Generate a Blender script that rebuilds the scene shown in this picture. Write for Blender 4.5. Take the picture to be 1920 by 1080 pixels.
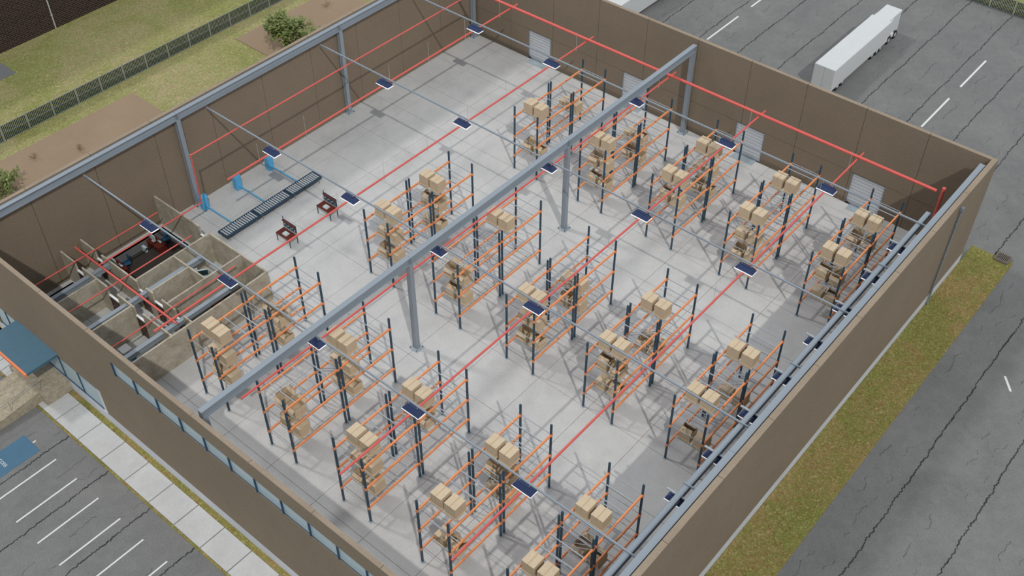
import bpy, math, random
from mathutils import Vector, Matrix

# ------------------------------------------------------------------ reset
for o in list(bpy.data.objects): bpy.data.objects.remove(o)
scene = bpy.context.scene
COL = scene.collection
PI = math.pi
R = math.radians
rnd = random.Random(7)

# ------------------------------------------------------------------ camera
cam_d = bpy.data.cameras.new('camera'); cam = bpy.data.objects.new('camera', cam_d)
COL.objects.link(cam); scene.camera = cam
AZ, PITCH, ROLL = 0.70187921, 0.7708218, 0.00053556
fw = Vector((math.cos(PITCH)*math.cos(AZ), math.cos(PITCH)*math.sin(AZ), -math.sin(PITCH)))
rt = Vector((math.sin(AZ), -math.cos(AZ), 0)); up = rt.cross(fw)
r2 = math.cos(ROLL)*rt + math.sin(ROLL)*up; u2 = -math.sin(ROLL)*rt + math.cos(ROLL)*up
cam.matrix_world = Matrix(((r2.x, u2.x, -fw.x, -35.6389), (r2.y, u2.y, -fw.y, -38.9556),
                           (r2.z, u2.z, -fw.z, 56.7158), (0, 0, 0, 1)))
cam_d.sensor_width = 36.0; cam_d.lens = 2044.167/1920*36.0
cam_d.clip_end = 500; cam_d.clip_start = 0.5

# ------------------------------------------------------------------ sky, sun, exposure
world = bpy.data.worlds.new('world'); scene.world = world; world.use_nodes = True
bg = world.node_tree.nodes['Background']
bg.inputs['Color'].default_value = (0.86, 0.92, 1.0, 1); bg.inputs['Strength'].default_value = 0.67
sun_d = bpy.data.lights.new('sun', 'SUN'); sun = bpy.data.objects.new('sun', sun_d); COL.objects.link(sun)
sun_d.energy = 1.50; sun_d.angle = R(0.9); sun_d.color = (1.0, 0.965, 0.91)
sun.rotation_euler = Vector((0.515, 0.75, -1.0)).to_track_quat('-Z', 'Y').to_euler()
# a second, weaker and softer light from the left: everything in the yard and hall throws a faint second shadow
sun2_d = bpy.data.lights.new('soft_sun', 'SUN'); sun2 = bpy.data.objects.new('soft_sun', sun2_d); COL.objects.link(sun2)
sun2_d.energy = 0.90; sun2_d.angle = R(5.0); sun2_d.color = (1.0, 0.97, 0.94)
sun2.rotation_euler = Vector((0.18, -0.76, -1.0)).to_track_quat('-Z', 'Y').to_euler()
vs = scene.view_settings
vs.view_transform = 'Standard'; vs.look = 'None'; vs.gamma = 1.0; vs.use_curve_mapping = False; vs.exposure = 0.0

# ------------------------------------------------------------------ materials
def srgb(r, g, b):
    f = lambda c: (c/255/12.92) if c/255 <= 0.04045 else ((c/255+0.055)/1.055)**2.4
    return (f(r), f(g), f(b), 1)

class NT:
    def __init__(s, name):
        s.m = bpy.data.materials.new(name); s.m.use_nodes = True
        s.t = s.m.node_tree; s.n = s.t.nodes; s.bsdf = s.n['Principled BSDF']
        s.bsdf.inputs['Roughness'].default_value = 0.8
    def new(s, typ, **kw):
        n = s.n.new(typ)
        for k, v in kw.items(): setattr(n, k, v)
        return n
    def link(s, a, b): s.t.links.new(a, b)
    def pos(s): return s.new('ShaderNodeNewGeometry').outputs['Position']
    def objpos(s): return s.new('ShaderNodeTexCoord').outputs['Object']
    def noise(s, vec, scale, detail=3.0, rough=0.55, dist=0.0):
        n = s.new('ShaderNodeTexNoise'); n.inputs['Scale'].default_value = scale
        n.inputs['Detail'].default_value = detail; n.inputs['Roughness'].default_value = rough
        n.inputs['Distortion'].default_value = dist
        s.link(vec, n.inputs['Vector']); return n.outputs['Fac']
    def ramp(s, fac, stops):
        n = s.new('ShaderNodeValToRGB'); e = n.color_ramp.elements
        e[0].position, e[0].color = stops[0]; e[1].position, e[1].color = stops[-1]
        for p, c in stops[1:-1]:
            q = e.new(p); q.color = c
        s.link(fac, n.inputs['Fac']); return n.outputs['Color']
    def math(s, op, a, b=None, clamp=False):
        n = s.new('ShaderNodeMath', operation=op); n.use_clamp = clamp
        for i, v in enumerate((a, b)):
            if v is None: continue
            if isinstance(v, (int, float)): n.inputs[i].default_value = v
            else: s.link(v, n.inputs[i])
        return n.outputs[0]
    def mix(s, fac, a, b, blend='MIX'):
        n = s.new('ShaderNodeMix', data_type='RGBA', blend_type=blend)
        for i, v in ((0, fac), (6, a), (7, b)):
            if isinstance(v, (int, float)): n.inputs[i].default_value = v
            elif isinstance(v, tuple): n.inputs[i].default_value = v
            else: s.link(v, n.inputs[i])
        return n.outputs[2]
    def color(s, c):
        if isinstance(c, tuple): s.bsdf.inputs['Base Color'].default_value = c
        else: s.link(c, s.bsdf.inputs['Base Color'])
    def bump(s, h, strength=0.3, dist=0.02):
        n = s.new('ShaderNodeBump'); n.inputs['Strength'].default_value = strength
        n.inputs['Distance'].default_value = dist
        s.link(h, n.inputs['Height']); s.link(n.outputs['Normal'], s.bsdf.inputs['Normal'])
    def xyz(s, v):
        n = s.new('ShaderNodeSeparateXYZ'); s.link(v, n.inputs[0]); return n.outputs
    def comb(s, x, y, z):
        n = s.new('ShaderNodeCombineXYZ')
        for i, v in enumerate((x, y, z)):
            if isinstance(v, (int, float)): n.inputs[i].default_value = v
            else: s.link(v, n.inputs[i])
        return n.outputs[0]

def plain(name, rgb, rough=0.7, metal=0.0, var=0.12, scale=1.5, spec=0.35):
    """one colour with faint mottling in world space"""
    t = NT(name); c = srgb(*rgb)
    n = t.noise(t.pos(), scale, 3)
    lo = tuple(x*(1-var) for x in c[:3])+(1,); hi = tuple(min(1, x*(1+var)) for x in c[:3])+(1,)
    t.color(t.ramp(n, [(0.3, lo), (0.7, hi)]))
    t.bsdf.inputs['Roughness'].default_value = rough; t.bsdf.inputs['Metallic'].default_value = metal
    t.bsdf.inputs['Specular IOR Level'].default_value = spec
    return t.m

def grained(name, rgb, fine=18.0, var=0.18, rough=0.9, bump=0.25, big=0.35, bigvar=0.08):
    t = NT(name); c = srgb(*rgb); p = t.pos()
    a = t.noise(p, fine, 4, 0.7); b = t.noise(p, big, 3)
    lo = tuple(x*(1-var) for x in c[:3])+(1,); hi = tuple(min(1, x*(1+var)) for x in c[:3])+(1,)
    col = t.ramp(a, [(0.3, lo), (0.7, hi)])
    sh = t.ramp(b, [(0.3, (1-bigvar,)*3+(1,)), (0.7, (1+bigvar,)*3+(1,))])
    t.color(t.mix(1.0, col, sh, 'MULTIPLY'))
    t.bsdf.inputs['Roughness'].default_value = rough; t.bsdf.inputs['Specular IOR Level'].default_value = 0.2
    t.bump(a, bump, 0.02); return t.m

def floor_mat():
    t = NT('polished_concrete'); p = t.pos()
    big = t.noise(p, 0.16, 4, 0.6, 0.4); mid = t.noise(p, 0.9, 4, 0.6); fine = t.noise(p, 9, 3)
    c = t.ramp(big, [(0.30, srgb(166, 167, 167)), (0.47, srgb(186, 187, 186)), (0.75, srgb(197, 198, 196))])
    c = t.mix(0.35, c, t.ramp(mid, [(0.3, srgb(168, 169, 169)), (0.7, srgb(200, 200, 199))]))
    c = t.mix(0.15, c, t.ramp(fine, [(0.35, srgb(150, 150, 150)), (0.65, srgb(215, 215, 215))]))
    t.color(c); t.bsdf.inputs['Roughness'].default_value = 0.55; t.bsdf.inputs['Specular IOR Level'].default_value = 0.3
    return t.m

def asphalt_mat():
    t = NT('cracked_asphalt'); p = t.pos(); x, y, z = t.xyz(p)
    fine = t.noise(p, 14, 4, 0.7); big = t.noise(p, 0.22, 4, 0.6, 0.8); mid = t.noise(p, 1.6, 4, 0.65, 0.6)
    c = t.ramp(big, [(0.28, srgb(100, 102, 102)), (0.5, srgb(114, 116, 115)), (0.72, srgb(128, 129, 127))])
    c = t.mix(0.30, c, t.ramp(mid, [(0.3, srgb(94, 96, 96)), (0.7, srgb(138, 138, 135))]))
    c = t.mix(0.35, c, t.ramp(fine, [(0.35, srgb(70, 71, 72)), (0.65, srgb(146, 146, 144))]))
    # long cracks that run along x, repeated every 4.43 m
    def crack(off, period, w, amp, seed):
        wob = t.math('MULTIPLY', t.math('SUBTRACT', t.noise(t.comb(x, seed, 0), 0.55, 2, 0.5), 0.5), amp)
        wob2 = t.math('MULTIPLY', t.math('SUBTRACT', t.noise(t.comb(x, seed+3, 0), 2.6, 5, 0.85), 0.5), 0.62)
        yy = t.math('ADD', t.math('ADD', t.math('SUBTRACT', y, off), wob), wob2)
        fr = t.math('FRACT', t.math('ADD', t.math('DIVIDE', yy, period), 50.0))
        d = t.math('MULTIPLY', t.math('MINIMUM', fr, t.math('SUBTRACT', 1.0, fr)), period)
        wn = t.math('MULTIPLY', t.noise(p, 1.7, 3), w*2)
        return t.math('SUBTRACT', 1.0, t.math('DIVIDE', d, wn), clamp=True)
    k1 = crack(3.9, 4.43, 0.062, 0.35, 1.0)
    k2 = t.math('MULTIPLY', crack(1.6, 4.43, 0.035, 1.6, 9.0), t.math('GREATER_THAN', t.noise(p, 0.5, 2), 0.52))
    k3 = t.math('MULTIPLY', crack(0.4, 4.43, 0.03, 2.2, 21.0), t.math('GREATER_THAN', t.noise(p, 0.8, 2), 0.56))
    k = t.math('MAXIMUM', k1, t.math('MULTIPLY', t.math('MAXIMUM', k2, k3), 0.5))
    k = t.math('MULTIPLY', k, 1.6, clamp=True)
    t.color(t.mix(k, c, srgb(40, 41, 42)))
    t.bsdf.inputs['Roughness'].default_value = 0.92; t.bsdf.inputs['Specular IOR Level'].default_value = 0.2
    t.bump(fine, 0.35, 0.02); return t.m

def grass_mat(name, patch, blades):
    t = NT(name); p = t.pos()
    a = t.noise(p, 0.15, 4, 0.6, 0.8); m_ = t.noise(p, 0.9, 3, 0.6, 1.0); b = t.noise(p, 2.6, 3, 0.7, 1.6); c = t.noise(p, 6.5, 3, 0.7, 1.5)
    col = t.ramp(a, [(0.38, patch[0]), (0.50, patch[1]), (0.62, patch[2])])
    col = t.mix(t.math('MULTIPLY', t.ramp(m_, [(0.40, (0, 0, 0, 1)), (0.62, (1, 1, 1, 1))]), 0.55), col, blades[0])
    col = t.mix(t.math('MULTIPLY', t.ramp(b, [(0.50, (0, 0, 0, 1)), (0.62, (1, 1, 1, 1))]), 0.60), col, blades[1])
    col = t.mix(t.math('MULTIPLY', t.ramp(b, [(0.36, (1, 1, 1, 1)), (0.46, (0, 0, 0, 1))]), 0.55), col, blades[2])
    col = t.mix(t.math('MULTIPLY', t.ramp(c, [(0.54, (0, 0, 0, 1)), (0.68, (1, 1, 1, 1))]), 0.65), col, blades[3])
    col = t.mix(1.0, col, t.ramp(c, [(0.30, (0.62, 0.62, 0.58, 1)), (0.48, (1.0, 1.0, 1.0, 1)), (0.70, (1.2, 1.2, 1.15, 1))]), 'MULTIPLY')
    t.color(col); t.bsdf.inputs['Roughness'].default_value = 1.0; t.bsdf.inputs['Specular IOR Level'].default_value = 0.05
    t.bump(c, 0.5, 0.05); return t.m

def mottled(name, stops, s1=0.9, s2=6.0, rough=0.95, fine=0.35):
    t = NT(name); p = t.pos()
    a = t.noise(p, s1, 5, 0.65, 0.7); b = t.noise(p, s2, 4, 0.7)
    c = t.ramp(a, stops)
    c = t.mix(fine, c, t.ramp(b, [(0.3, (0.6, 0.6, 0.6, 1)), (0.7, (1.35, 1.35, 1.35, 1))]), 'MULTIPLY')
    t.color(c); t.bsdf.inputs['Roughness'].default_value = rough; t.bsdf.inputs['Specular IOR Level'].default_value = 0.15
    t.bump(b, 0.3, 0.02); return t.m

def brick_mat():
    t = NT('dark_brick'); x, y, z = t.xyz(t.pos())
    b = t.new('ShaderNodeTexBrick'); t.link(t.comb(x, z, 0), b.inputs['Vector'])
    b.inputs['Color1'].default_value = srgb(62, 48, 42); b.inputs['Color2'].default_value = srgb(46, 36, 32)
    b.inputs['Mortar'].default_value = srgb(96, 88, 82); b.inputs['Scale'].default_value = 1.0
    b.inputs['Mortar Size'].default_value = 0.022; b.inputs['Brick Width'].default_value = 0.55; b.inputs['Row Height'].default_value = 0.20
    t.color(b.outputs['Color']); t.bsdf.inputs['Roughness'].default_value = 0.95
    t.bsdf.inputs['Specular IOR Level'].default_value = 0.1
    t.bump(b.outputs['Fac'], -0.4, 0.02); return t.m

def glass_mat():
    t = NT('pale_window_glass')
    tr = t.new('ShaderNodeBsdfTransparent'); tr.inputs['Color'].default_value = (0.80, 0.90, 0.94, 1)
    t.bsdf.inputs['Base Color'].default_value = srgb(196, 212, 216); t.bsdf.inputs['Roughness'].default_value = 0.25
    n = t.noise(t.pos(), 0.4, 2)
    mx = t.new('ShaderNodeMixShader')
    t.link(t.ramp(n, [(0.3, (0.58,)*3+(1,)), (0.7, (0.66,)*3+(1,))]), mx.inputs['Fac'])
    t.link(tr.outputs[0], mx.inputs[1]); t.link(t.bsdf.outputs[0], mx.inputs[2])
    t.link(mx.outputs[0], t.n['Material Output'].inputs['Surface']); return t.m

def lens_mat():
    t = NT('lit_lamp_lens'); t.color(srgb(236, 238, 240))
    n = t.noise(t.pos(), 2.0, 2)
    t.link(t.ramp(n, [(0.3, (0.95, 0.97, 1, 1)), (0.7, (1, 1, 1, 1))]), t.bsdf.inputs['Emission Color'])
    t.bsdf.inputs['Emission Strength'].default_value = 0.6; return t.m

def leaf_mat():
    t = NT('shrub_leaf'); n = t.noise(t.pos(), 3.0, 2)
    t.color(t.ramp(n, [(0.3, srgb(72, 86, 36)), (0.7, srgb(134, 146, 78))]))
    t.bsdf.inputs['Roughness'].default_value = 0.6; return t.m

M = dict(
    floor=floor_mat(), darkjoint=plain('paving_joint', (34, 36, 40)), joint=plain('joint_sealant', (112, 112, 113)), asphalt=asphalt_mat(), grass=grass_mat('lawn_grass', [srgb(158, 146, 112), srgb(148, 142, 100), srgb(128, 130, 76)], [srgb(134, 140, 88), srgb(134, 146, 82), srgb(140, 114, 82), srgb(194, 186, 148)]),
    grass2=grass_mat('verge_grass', [srgb(146, 124, 84), srgb(138, 120, 78), srgb(122, 118, 68)], [srgb(110, 118, 58), srgb(120, 130, 64), srgb(120, 88, 56), srgb(184, 170, 126)]),
    wall=grained('brown_panel', (128, 115, 99), 9, 0.10, 0.95, 0.35, 0.25, 0.05), coping=grained('pale_coping', (147, 133, 116), 8, 0.10, 0.95, 0.25), wjoint=plain('wall_joint', (62, 54, 46)),
    plinth=grained('concrete_plinth', (190, 193, 198), 6, 0.04),
    office=mottled('office_plaster', [(0.28, srgb(148, 141, 125)), (0.5, srgb(172, 165, 149)), (0.72, srgb(188, 182, 167))]),
    steel=plain('painted_steel', (141, 151, 160), 0.36, 0.1, 0.04, 0.4, 0.5), steel2=plain('galvanised_bar', (166, 173, 180), 0.45, 0.2, 0.05),
    plate=plain('base_plate_steel', (158, 170, 178), 0.5, 0.2),
    slate=plain('rack_slate_paint', (46, 74, 93), 0.5), orange=plain('rack_orange_paint', (232, 148, 96), 0.5, 0, 0.04),
    card=grained('cardboard', (196, 178, 151), 4.0, 0.05, 0.9, 0.05, 0.6, 0.04),
    tape=plain('paper_tape', (180, 159, 129), 0.6, 0, 0.03), wood=grained('pallet_wood', (202, 182, 151), 5, 0.10),
    red=plain('red_pipe_paint', (210, 96, 88), 0.42, 0, 0.04), navy=plain('lamp_navy', (48, 62, 98), 0.45, 0, 0.05),
    white=plain('white_enamel', (230, 231, 231), 0.5, 0, 0.02), offwhite=plain('off_white', (200, 203, 203), 0.55, 0, 0.02),
    door=plain('white_shutter', (196, 201, 206), 0.5, 0.1, 0.03), dark=plain('black_rubber', (30, 31, 33), 0.7),
    roller=plain('conveyor_steel', (182, 190, 196), 0.4, 0.1, 0.04), conv=plain('conveyor_slate', (44, 66, 84), 0.5),
    blue=plain('machine_blue', (88, 168, 212), 0.5, 0, 0.05), mahog=plain('mahogany_top', (88, 34, 26), 0.45, 0, 0.12, 3),
    canopy=plain('canopy_blue', (68, 102, 120), 0.55, 0, 0.05), frame=plain('window_frame_blue', (38, 70, 96), 0.5, 0, 0.05),
    ored=plain('canopy_orange', (232, 132, 84), 0.5, 0, 0.04), glass=glass_mat(),
    pave=mottled('sidewalk_concrete', [(0.28, srgb(178, 179, 178)), (0.5, srgb(186, 187, 186)), (0.72, srgb(193, 194, 193))], 0.5, 5, 0.95, 0.12),
    stone=mottled('landing_stone', [(0.25, srgb(134, 124, 104)), (0.5, srgb(160, 150, 131)), (0.75, srgb(180, 171, 153))], 3.2, 9),
    dirt=grained('bare_dirt', (146, 127, 106), 5, 0.05, 1, 0.2, 0.2, 0.06), paint=plain('road_paint', (214, 215, 212), 0.7, 0, 0.04, 6),
    bluepaint=plain('blue_ground_paint', (72, 108, 132), 0.8, 0, 0.05), brick=brick_mat(), pipe=plain('pale_downpipe', (182, 184, 184), 0.5),
    gutter=plain('grey_downpipe', (128, 138, 144), 0.5, 0.2), fence=plain('fence_green', (42, 58, 66), 0.6, 0, 0.06), rail=plain('fence_rail', (136, 142, 138), 0.6),
    flooring=plain('dark_flooring', (56, 52, 48), 0.95, 0, 0.08, 2), chairblue=plain('chair_blue', (40, 84, 118), 0.7), dkwood=plain('dark_door', (70, 52, 44), 0.5),
    screen=plain('screen_black', (34, 52, 56), 0.25), pc=plain('pale_plastic', (176, 192, 194), 0.5), leaf=leaf_mat(), lens=lens_mat(), bark=plain('bark', (92, 76, 58)), drytwig=plain('dry_twig', (150, 130, 104)),
    grate=plain('grate_metal', (118, 108, 100), 0.6, 0.1), void=plain('dark_void', (26, 25, 24)), tyre=plain('tyre', (38, 41, 44), 0.8),
    bench=plain('bench_slate', (60, 80, 92), 0.5), slab=grained('grey_slab', (116, 118, 120), 6, 0.08),
)

# ------------------------------------------------------------------ mesh helpers
class MB:
    def __init__(s): s.v = []; s.f = []; s.sm = []
    def add(s, vs_, fs_, smooth=False):
        b = len(s.v); s.v += [tuple(v) for v in vs_]
        for f in fs_: s.f.append(tuple(i+b for i in f)); s.sm.append(smooth)
        return s
    def box(s, x0, x1, y0, y1, z0, z1):
        return s.add([(x0,y0,z0),(x1,y0,z0),(x1,y1,z0),(x0,y1,z0),(x0,y0,z1),(x1,y0,z1),(x1,y1,z1),(x0,y1,z1)],
                     [(0,3,2,1),(4,5,6,7),(0,1,5,4),(1,2,6,5),(2,3,7,6),(3,0,4,7)])
    def frustum(s, c, b, t, z0, z1):
        cx, cy = c; (bx, by), (tx, ty) = b, t
        return s.add([(cx-bx,cy-by,z0),(cx+bx,cy-by,z0),(cx+bx,cy+by,z0),(cx-bx,cy+by,z0),(cx-tx,cy-ty,z1),(cx+tx,cy-ty,z1),(cx+tx,cy+ty,z1),(cx-tx,cy+ty,z1)],
                     [(0,3,2,1),(4,5,6,7),(0,1,5,4),(1,2,6,5),(2,3,7,6),(3,0,4,7)])
    def tube(s, a, b, r, n=8, r2_=None, smooth=True):
        a, b = Vector(a), Vector(b); d = (b-a).normalized()
        q = Vector((0, 0, 1)) if abs(d.z) < 0.9 else Vector((1, 0, 0))
        e1 = d.cross(q).normalized(); e2 = d.cross(e1)
        r2_ = r if r2_ is None else r2_
        vs_ = []
        for p, rr in ((a, r), (b, r2_)):
            for k in range(n):
                w = 2*PI*(k+0.5)/n; vs_.append(p+e1*math.cos(w)*rr+e2*math.sin(w)*rr)
        s.add(vs_, [(k, (k+1) % n, n+(k+1) % n, n+k) for k in range(n)], smooth)
        s.add(vs_, [tuple(range(n))[::-1], tuple(range(n, 2*n))]); return s
    def bar(s, a, b, w, h):
        """rectangular bar from a to b, w sideways, h upward"""
        a, b = Vector(a), Vector(b); d = (b-a).normalized()
        q = Vector((0, 0, 1)) if abs(d.z) < 0.95 else Vector((1, 0, 0))
        e1 = d.cross(q).normalized()*w/2; e2 = e1.normalized().cross(d)*h/2
        vs_ = [p+i*e1+j*e2 for p in (a, b) for i, j in ((-1,-1),(1,-1),(1,1),(-1,1))]
        return s.add(vs_, [(0,1,2,3),(7,6,5,4),(0,4,5,1),(1,5,6,2),(2,6,7,3),(3,7,4,0)])
    def extrude_x(s, prof, x0, x1):
        """closed profile [(y,z)] swept along x"""
        n = len(prof)
        vs_ = [(x0, y, z) for y, z in prof]+[(x1, y, z) for y, z in prof]
        return s.add(vs_, [(k, (k+1) % n, n+(k+1) % n, n+k) for k in range(n)]+[tuple(range(n))[::-1], tuple(range(n, 2*n))])
    def extrude_z(s, prof, z0, z1):
        n = len(prof)
        vs_ = [(x, y, z0) for x, y in prof]+[(x, y, z1) for x, y in prof]
        return s.add(vs_, [(k, (k+1) % n, n+(k+1) % n, n+k) for k in range(n)]+[tuple(range(n))[::-1], tuple(range(n, 2*n))])
    def quad(s, *p): return s.add(p, [tuple(range(len(p)))])
    def mesh(s, name, mat):
        me = bpy.data.meshes.new(name); me.from_pydata(s.v, [], s.f)
        me.polygons.foreach_set('use_smooth', s.sm)
        me.materials.append(mat); me.update(); return me

def B(*a): return MB().box(*a)

def link(name, data, parent=None, loc=(0, 0, 0), rz=0.0, rot=None):
    o = bpy.data.objects.new(name, data); COL.objects.link(o)
    o.location = loc
    o.rotation_euler = rot if rot else (0, 0, rz)
    if parent: o.parent = parent
    return o
def obj(name, mb, mat, parent=None, loc=(0, 0, 0), rz=0.0):
    return link(name, mb.mesh(name, M[mat] if isinstance(mat, str) else mat), parent, loc, rz)
def tag(o, label, cat, group=None, kind=None):
    o['label'] = label
    if cat: o['category'] = cat
    if group: o['group'] = group
    if kind: o['kind'] = kind
    return o
def thing(name, label, cat, loc=(0, 0, 0), rz=0.0, group=None):
    return tag(link(name, None, None, loc, rz), label, cat, group)
def struct(name, mb, mat, label, parent=None):
    o = obj(name, mb, mat, parent); o['kind'] = 'structure'; o['label'] = label; return o
def stuff(o): o['kind'] = 'stuff'; return o

def cells(u0, u1, v0, v1, holes):
    """rectangles that fill [u0,u1]x[v0,v1] minus the holes"""
    us = sorted({u0, u1, *[min(max(h[i], u0), u1) for h in holes for i in (0, 1)]})
    out = []
    for a, b in zip(us, us[1:]):
        if b-a < 1e-4: continue
        m = (a+b)/2
        vs_ = [v0]
        blk = sorted((max(h[2], v0), min(h[3], v1)) for h in holes if h[0] < m < h[1] and h[3] > v0 and h[2] < v1)
        z = v0
        for lo, hi in blk:
            if lo-z > 1e-4: out.append((a, b, z, lo))
            z = max(z, hi)
        if v1-z > 1e-4: out.append((a, b, z, v1))
    return out

ORD = ['first', 'second', 'third', 'fourth', 'fifth', 'sixth', 'seventh', 'eighth', 'ninth', 'tenth', 'eleventh', 'twelfth', 'thirteenth', 'fourteenth']

# ================================================================== THE SETTING
G = -0.95          # ground outside; the warehouse floor is z = 0
H = 9.0            # wall height
XF0, XF1 = -17.63, -17.35     # front wall (clerestory side)
XB0, XB1 = 34.07, 34.38       # back wall (dock doors)
YL0, YL1 = 24.74, 25.03       # left wall
YR0, YR1 = -25.28, -24.90     # right wall

# ---- ground outside
gm = MB()
gm.box(-75, 74.0, -75, 25.0, G-0.4, G-0.05)
gm.box(34.3, 110, 25.0, 34, G-0.4, G-0.05)
struct('ground', gm, 'asphalt', 'cracked grey asphalt of the parking lot, side road and truck yard')
struct('lawn', B(-75, 110, 25.0, 70, G-0.4, G), 'grass', 'patchy dry lawn along the fence and brick building')
struct('grass_strip', B(-24, 36.96, -28.57, YR0-0.02, G-0.4, G), 'grass2', 'grass strip between right wall and side road')
struct('grass_strip', B(-18.03, XF0-0.01, -27, 16.0, G-0.4, G), 'grass2', 'narrow grass strip between sidewalk and front wall')
struct('grass_strip', B(-18.03, XF0-0.01, 20.42, 30, G-0.4, G), 'grass2', 'grass strip under the storefront left of the canopy')
struct('grass_strip', B(-20.14, -19.98, -27, 30, G-0.4, G-0.01), 'grass2', 'thin grass line between sidewalk and parking lot')
struct('grass_bank', B(73.6, 110, -75, 25, G-0.4, G), 'grass', 'grass beyond the far yard fence')

# dirt beds and a slab on the lawn
struct('dirt_bed', B(-30, 6.75, 30.5, 43.15, G-0.2, G+0.04), 'dirt', 'bare brown dirt bed behind left wall')
struct('dirt_bed', B(19.0, 32.4, 33.5, 43.1, G-0.2, G+0.10), 'dirt', 'brown dirt bed with the leafy shrub')
struct('slab_path', B(-6, 1.6, 54.4, 57.0, G-0.2, G+0.05), 'slab', 'grey paving slab beside the brick building')

# ---- sidewalk: a bed with separate slabs
sw = struct('sidewalk', B(-19.98, -18.03, -26, 30, G-0.4, G-0.06), 'darkjoint', 'pale concrete sidewalk of square slabs along front wall')
sl_me = B(-19.955, -18.05, -2.495, -0.0, -0.2, 0.02).mesh('paving_slab', M['pave'])
y = 12.05 + 7*2.57
k = 0
while y > -24:
    link('paving_slab', sl_me, sw, (0, y-0.037, G)); y -= 2.57

# ---- warehouse floor: base + joint-separated slabs
PIT = [(-9.95, -3.62, 18.10, 24.36), (XF1-0.02, -11.85, 20.30, 24.36)]
fb = MB()
for a, b, c, d in cells(XF1, XB0, YR1, YL0, PIT): fb.box(a, b, c, d, G, -0.03)
floor = struct('floor', fb, 'joint', 'grey concrete warehouse floor of square slabs')
xs = [XF1]+[-13.43+4.2*i for i in range(12)]+[XB0+0.1]
ys = [YR1]+[4.2*i for i in range(-5, 6)]+[YL0]
g_ = 0.013
for i in range(len(xs)-1):
    for j in range(len(ys)-1):
        mb = MB()
        for a, b, c, d in cells(xs[i]+g_, xs[i+1]-g_, ys[j]+g_, ys[j+1]-g_, PIT): mb.box(a, b, c, d, -0.2, 0)
        if mb.v: obj('floor_slab', mb, 'floor', floor)
struct('floor_dark', B(-9.95, -3.62, 18.10, 24.36, G-0.1, G+0.02), 'flooring', 'dark sunken floor of the large office')
struct('floor_dark', B(XF1, -11.85, 20.30, 24.36, G-0.1, G+0.02), 'flooring', 'dark sunken floor of the corner office')
struct('floor_dark', B(-9.9, -3.5, 11.62, 14.25, 0.0, 0.012), 'flooring', 'dark carpet of the office next to the racks')  # thin dark sheet laid flat over the floor slabs

# ---- walls: dark core (seen in the joints) + separate panels
JG = 0.016
def wall(name, axis, t0, t1, u0, u1, zlo, joints, holes, label, hj=None, skin=False):
    """axis 'x': wall stands at x in [t0,t1] and runs along y; 'y': the other way"""
    def put(mb, a, b, c, d, p, q):
        if axis == 'x': mb.box(p, q, a, b, c, d)
        else: mb.box(a, b, p, q, c, d)
    core = MB()
    for a, b, c, d in cells(u0+.03, u1-.03, zlo, H-0.03, holes): put(core, a, b, c, d, t0+0.035, t1-0.035)
    root = struct(name, core, 'wjoint', label)
    us = [u0]+sorted(joints)+[u1]
    for i in range(len(us)-1):
        a = us[i]+(JG if i else 0); b = us[i+1]-(JG if i < len(us)-2 else 0)
        for lo, hi in (((zlo, hj-JG), (hj+JG, H)) if hj else ((zlo, H),)):
            mb = MB()
            for c in cells(a, b, lo, hi, holes): put(mb, *c, t0, t1)
            if mb.v: obj('wall_panel', mb, 'wall', root)
        cp = MB(); put(cp, a, b, H, H+0.02, t0, t1); obj('coping_block', cp, 'coping', root)  # thin cap on the wall top, paler than the panel below
    if skin:
        sk = MB()
        for c in cells(u0, u1, zlo, H-0.01, holes): put(sk, *c, t0-0.012, t0-0.001)
        obj('outer_render', sk, 'wall', root)
    return root
LJ = [-12.43, -7.22, -2.0, 3.21, 8.43, 13.64, 18.86, 24.08, 29.3]
BJ = [20.12, 15.08, 10.03, 4.98, -0.07, -5.12, -10.16, -15.2, -20.24]
DOORS = [(15.28, 17.98), (4.36, 7.08), (-7.44, -4.68), (-18.28, -15.40)]
WY = [8.0-2.2*i for i in range(15)]           # clerestory mullions
SY = [12.0+2.2*i for i in range(7)]          # storefront mullions
wall('wall_left', 'y', YL0, YL1, XF0, XB1, 0.0, LJ, [], 'brown panelled left wall behind the steel beam')
wall('wall_right', 'y', YR0, YR1, XF0, XB1, 0.0, LJ, [], 'brown panelled right wall along the grass strip', skin=True)
wall('wall_back', 'x', XB0, XB1, YR1, YL0, 0.0, BJ, [(a, b, -1, 3.02) for a, b in DOORS], 'brown panelled back wall with dock doors', hj=3.06)
FH = [(WY[-1], WY[0], 6.40, 7.66), (11.5, YL0-0.2, 0.0, 2.32)]
wall('wall_front', 'x', XF0, XF1, YR1, YL0, 0.0, [10.08, 4.97, -.1, -5.12, -10.13, -15.16, -20.2, 15.13, 20.15], FH, 'brown panelled front wall with clerestory windows', skin=True)
struct('baseboard_front', B(XF0-0.01, XF1, YR0, YL1, G, 0.0), 'plinth', 'pale concrete plinth under front wall')
struct('baseboard_right', B(XF1, XB1+0.01, YR0-0.01, YR1, G, 0.0), 'plinth', 'pale concrete plinth under right wall')
struct('baseboard_back', B(XB0, XB1+0.01, YR1, YL1, G, -0.0), 'plinth', 'concrete plinth under back wall')
struct('baseboard_left', B(XF1, XB0, YL0, YL1+0.01, G, 0.0), 'plinth', 'concrete plinth under left wall')
struct('trim_1', B(XF0+0.03, XF1-0.02, 11.51, 11.98, 0.02, 2.31), 'plinth', 'pale panel at the end of the storefront')
struct('trim_2', B(XF0-0.012, XF1, 11.5, YL0-0.2, 0.0, 0.015), 'plinth', 'pale sill under the storefront')

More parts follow.
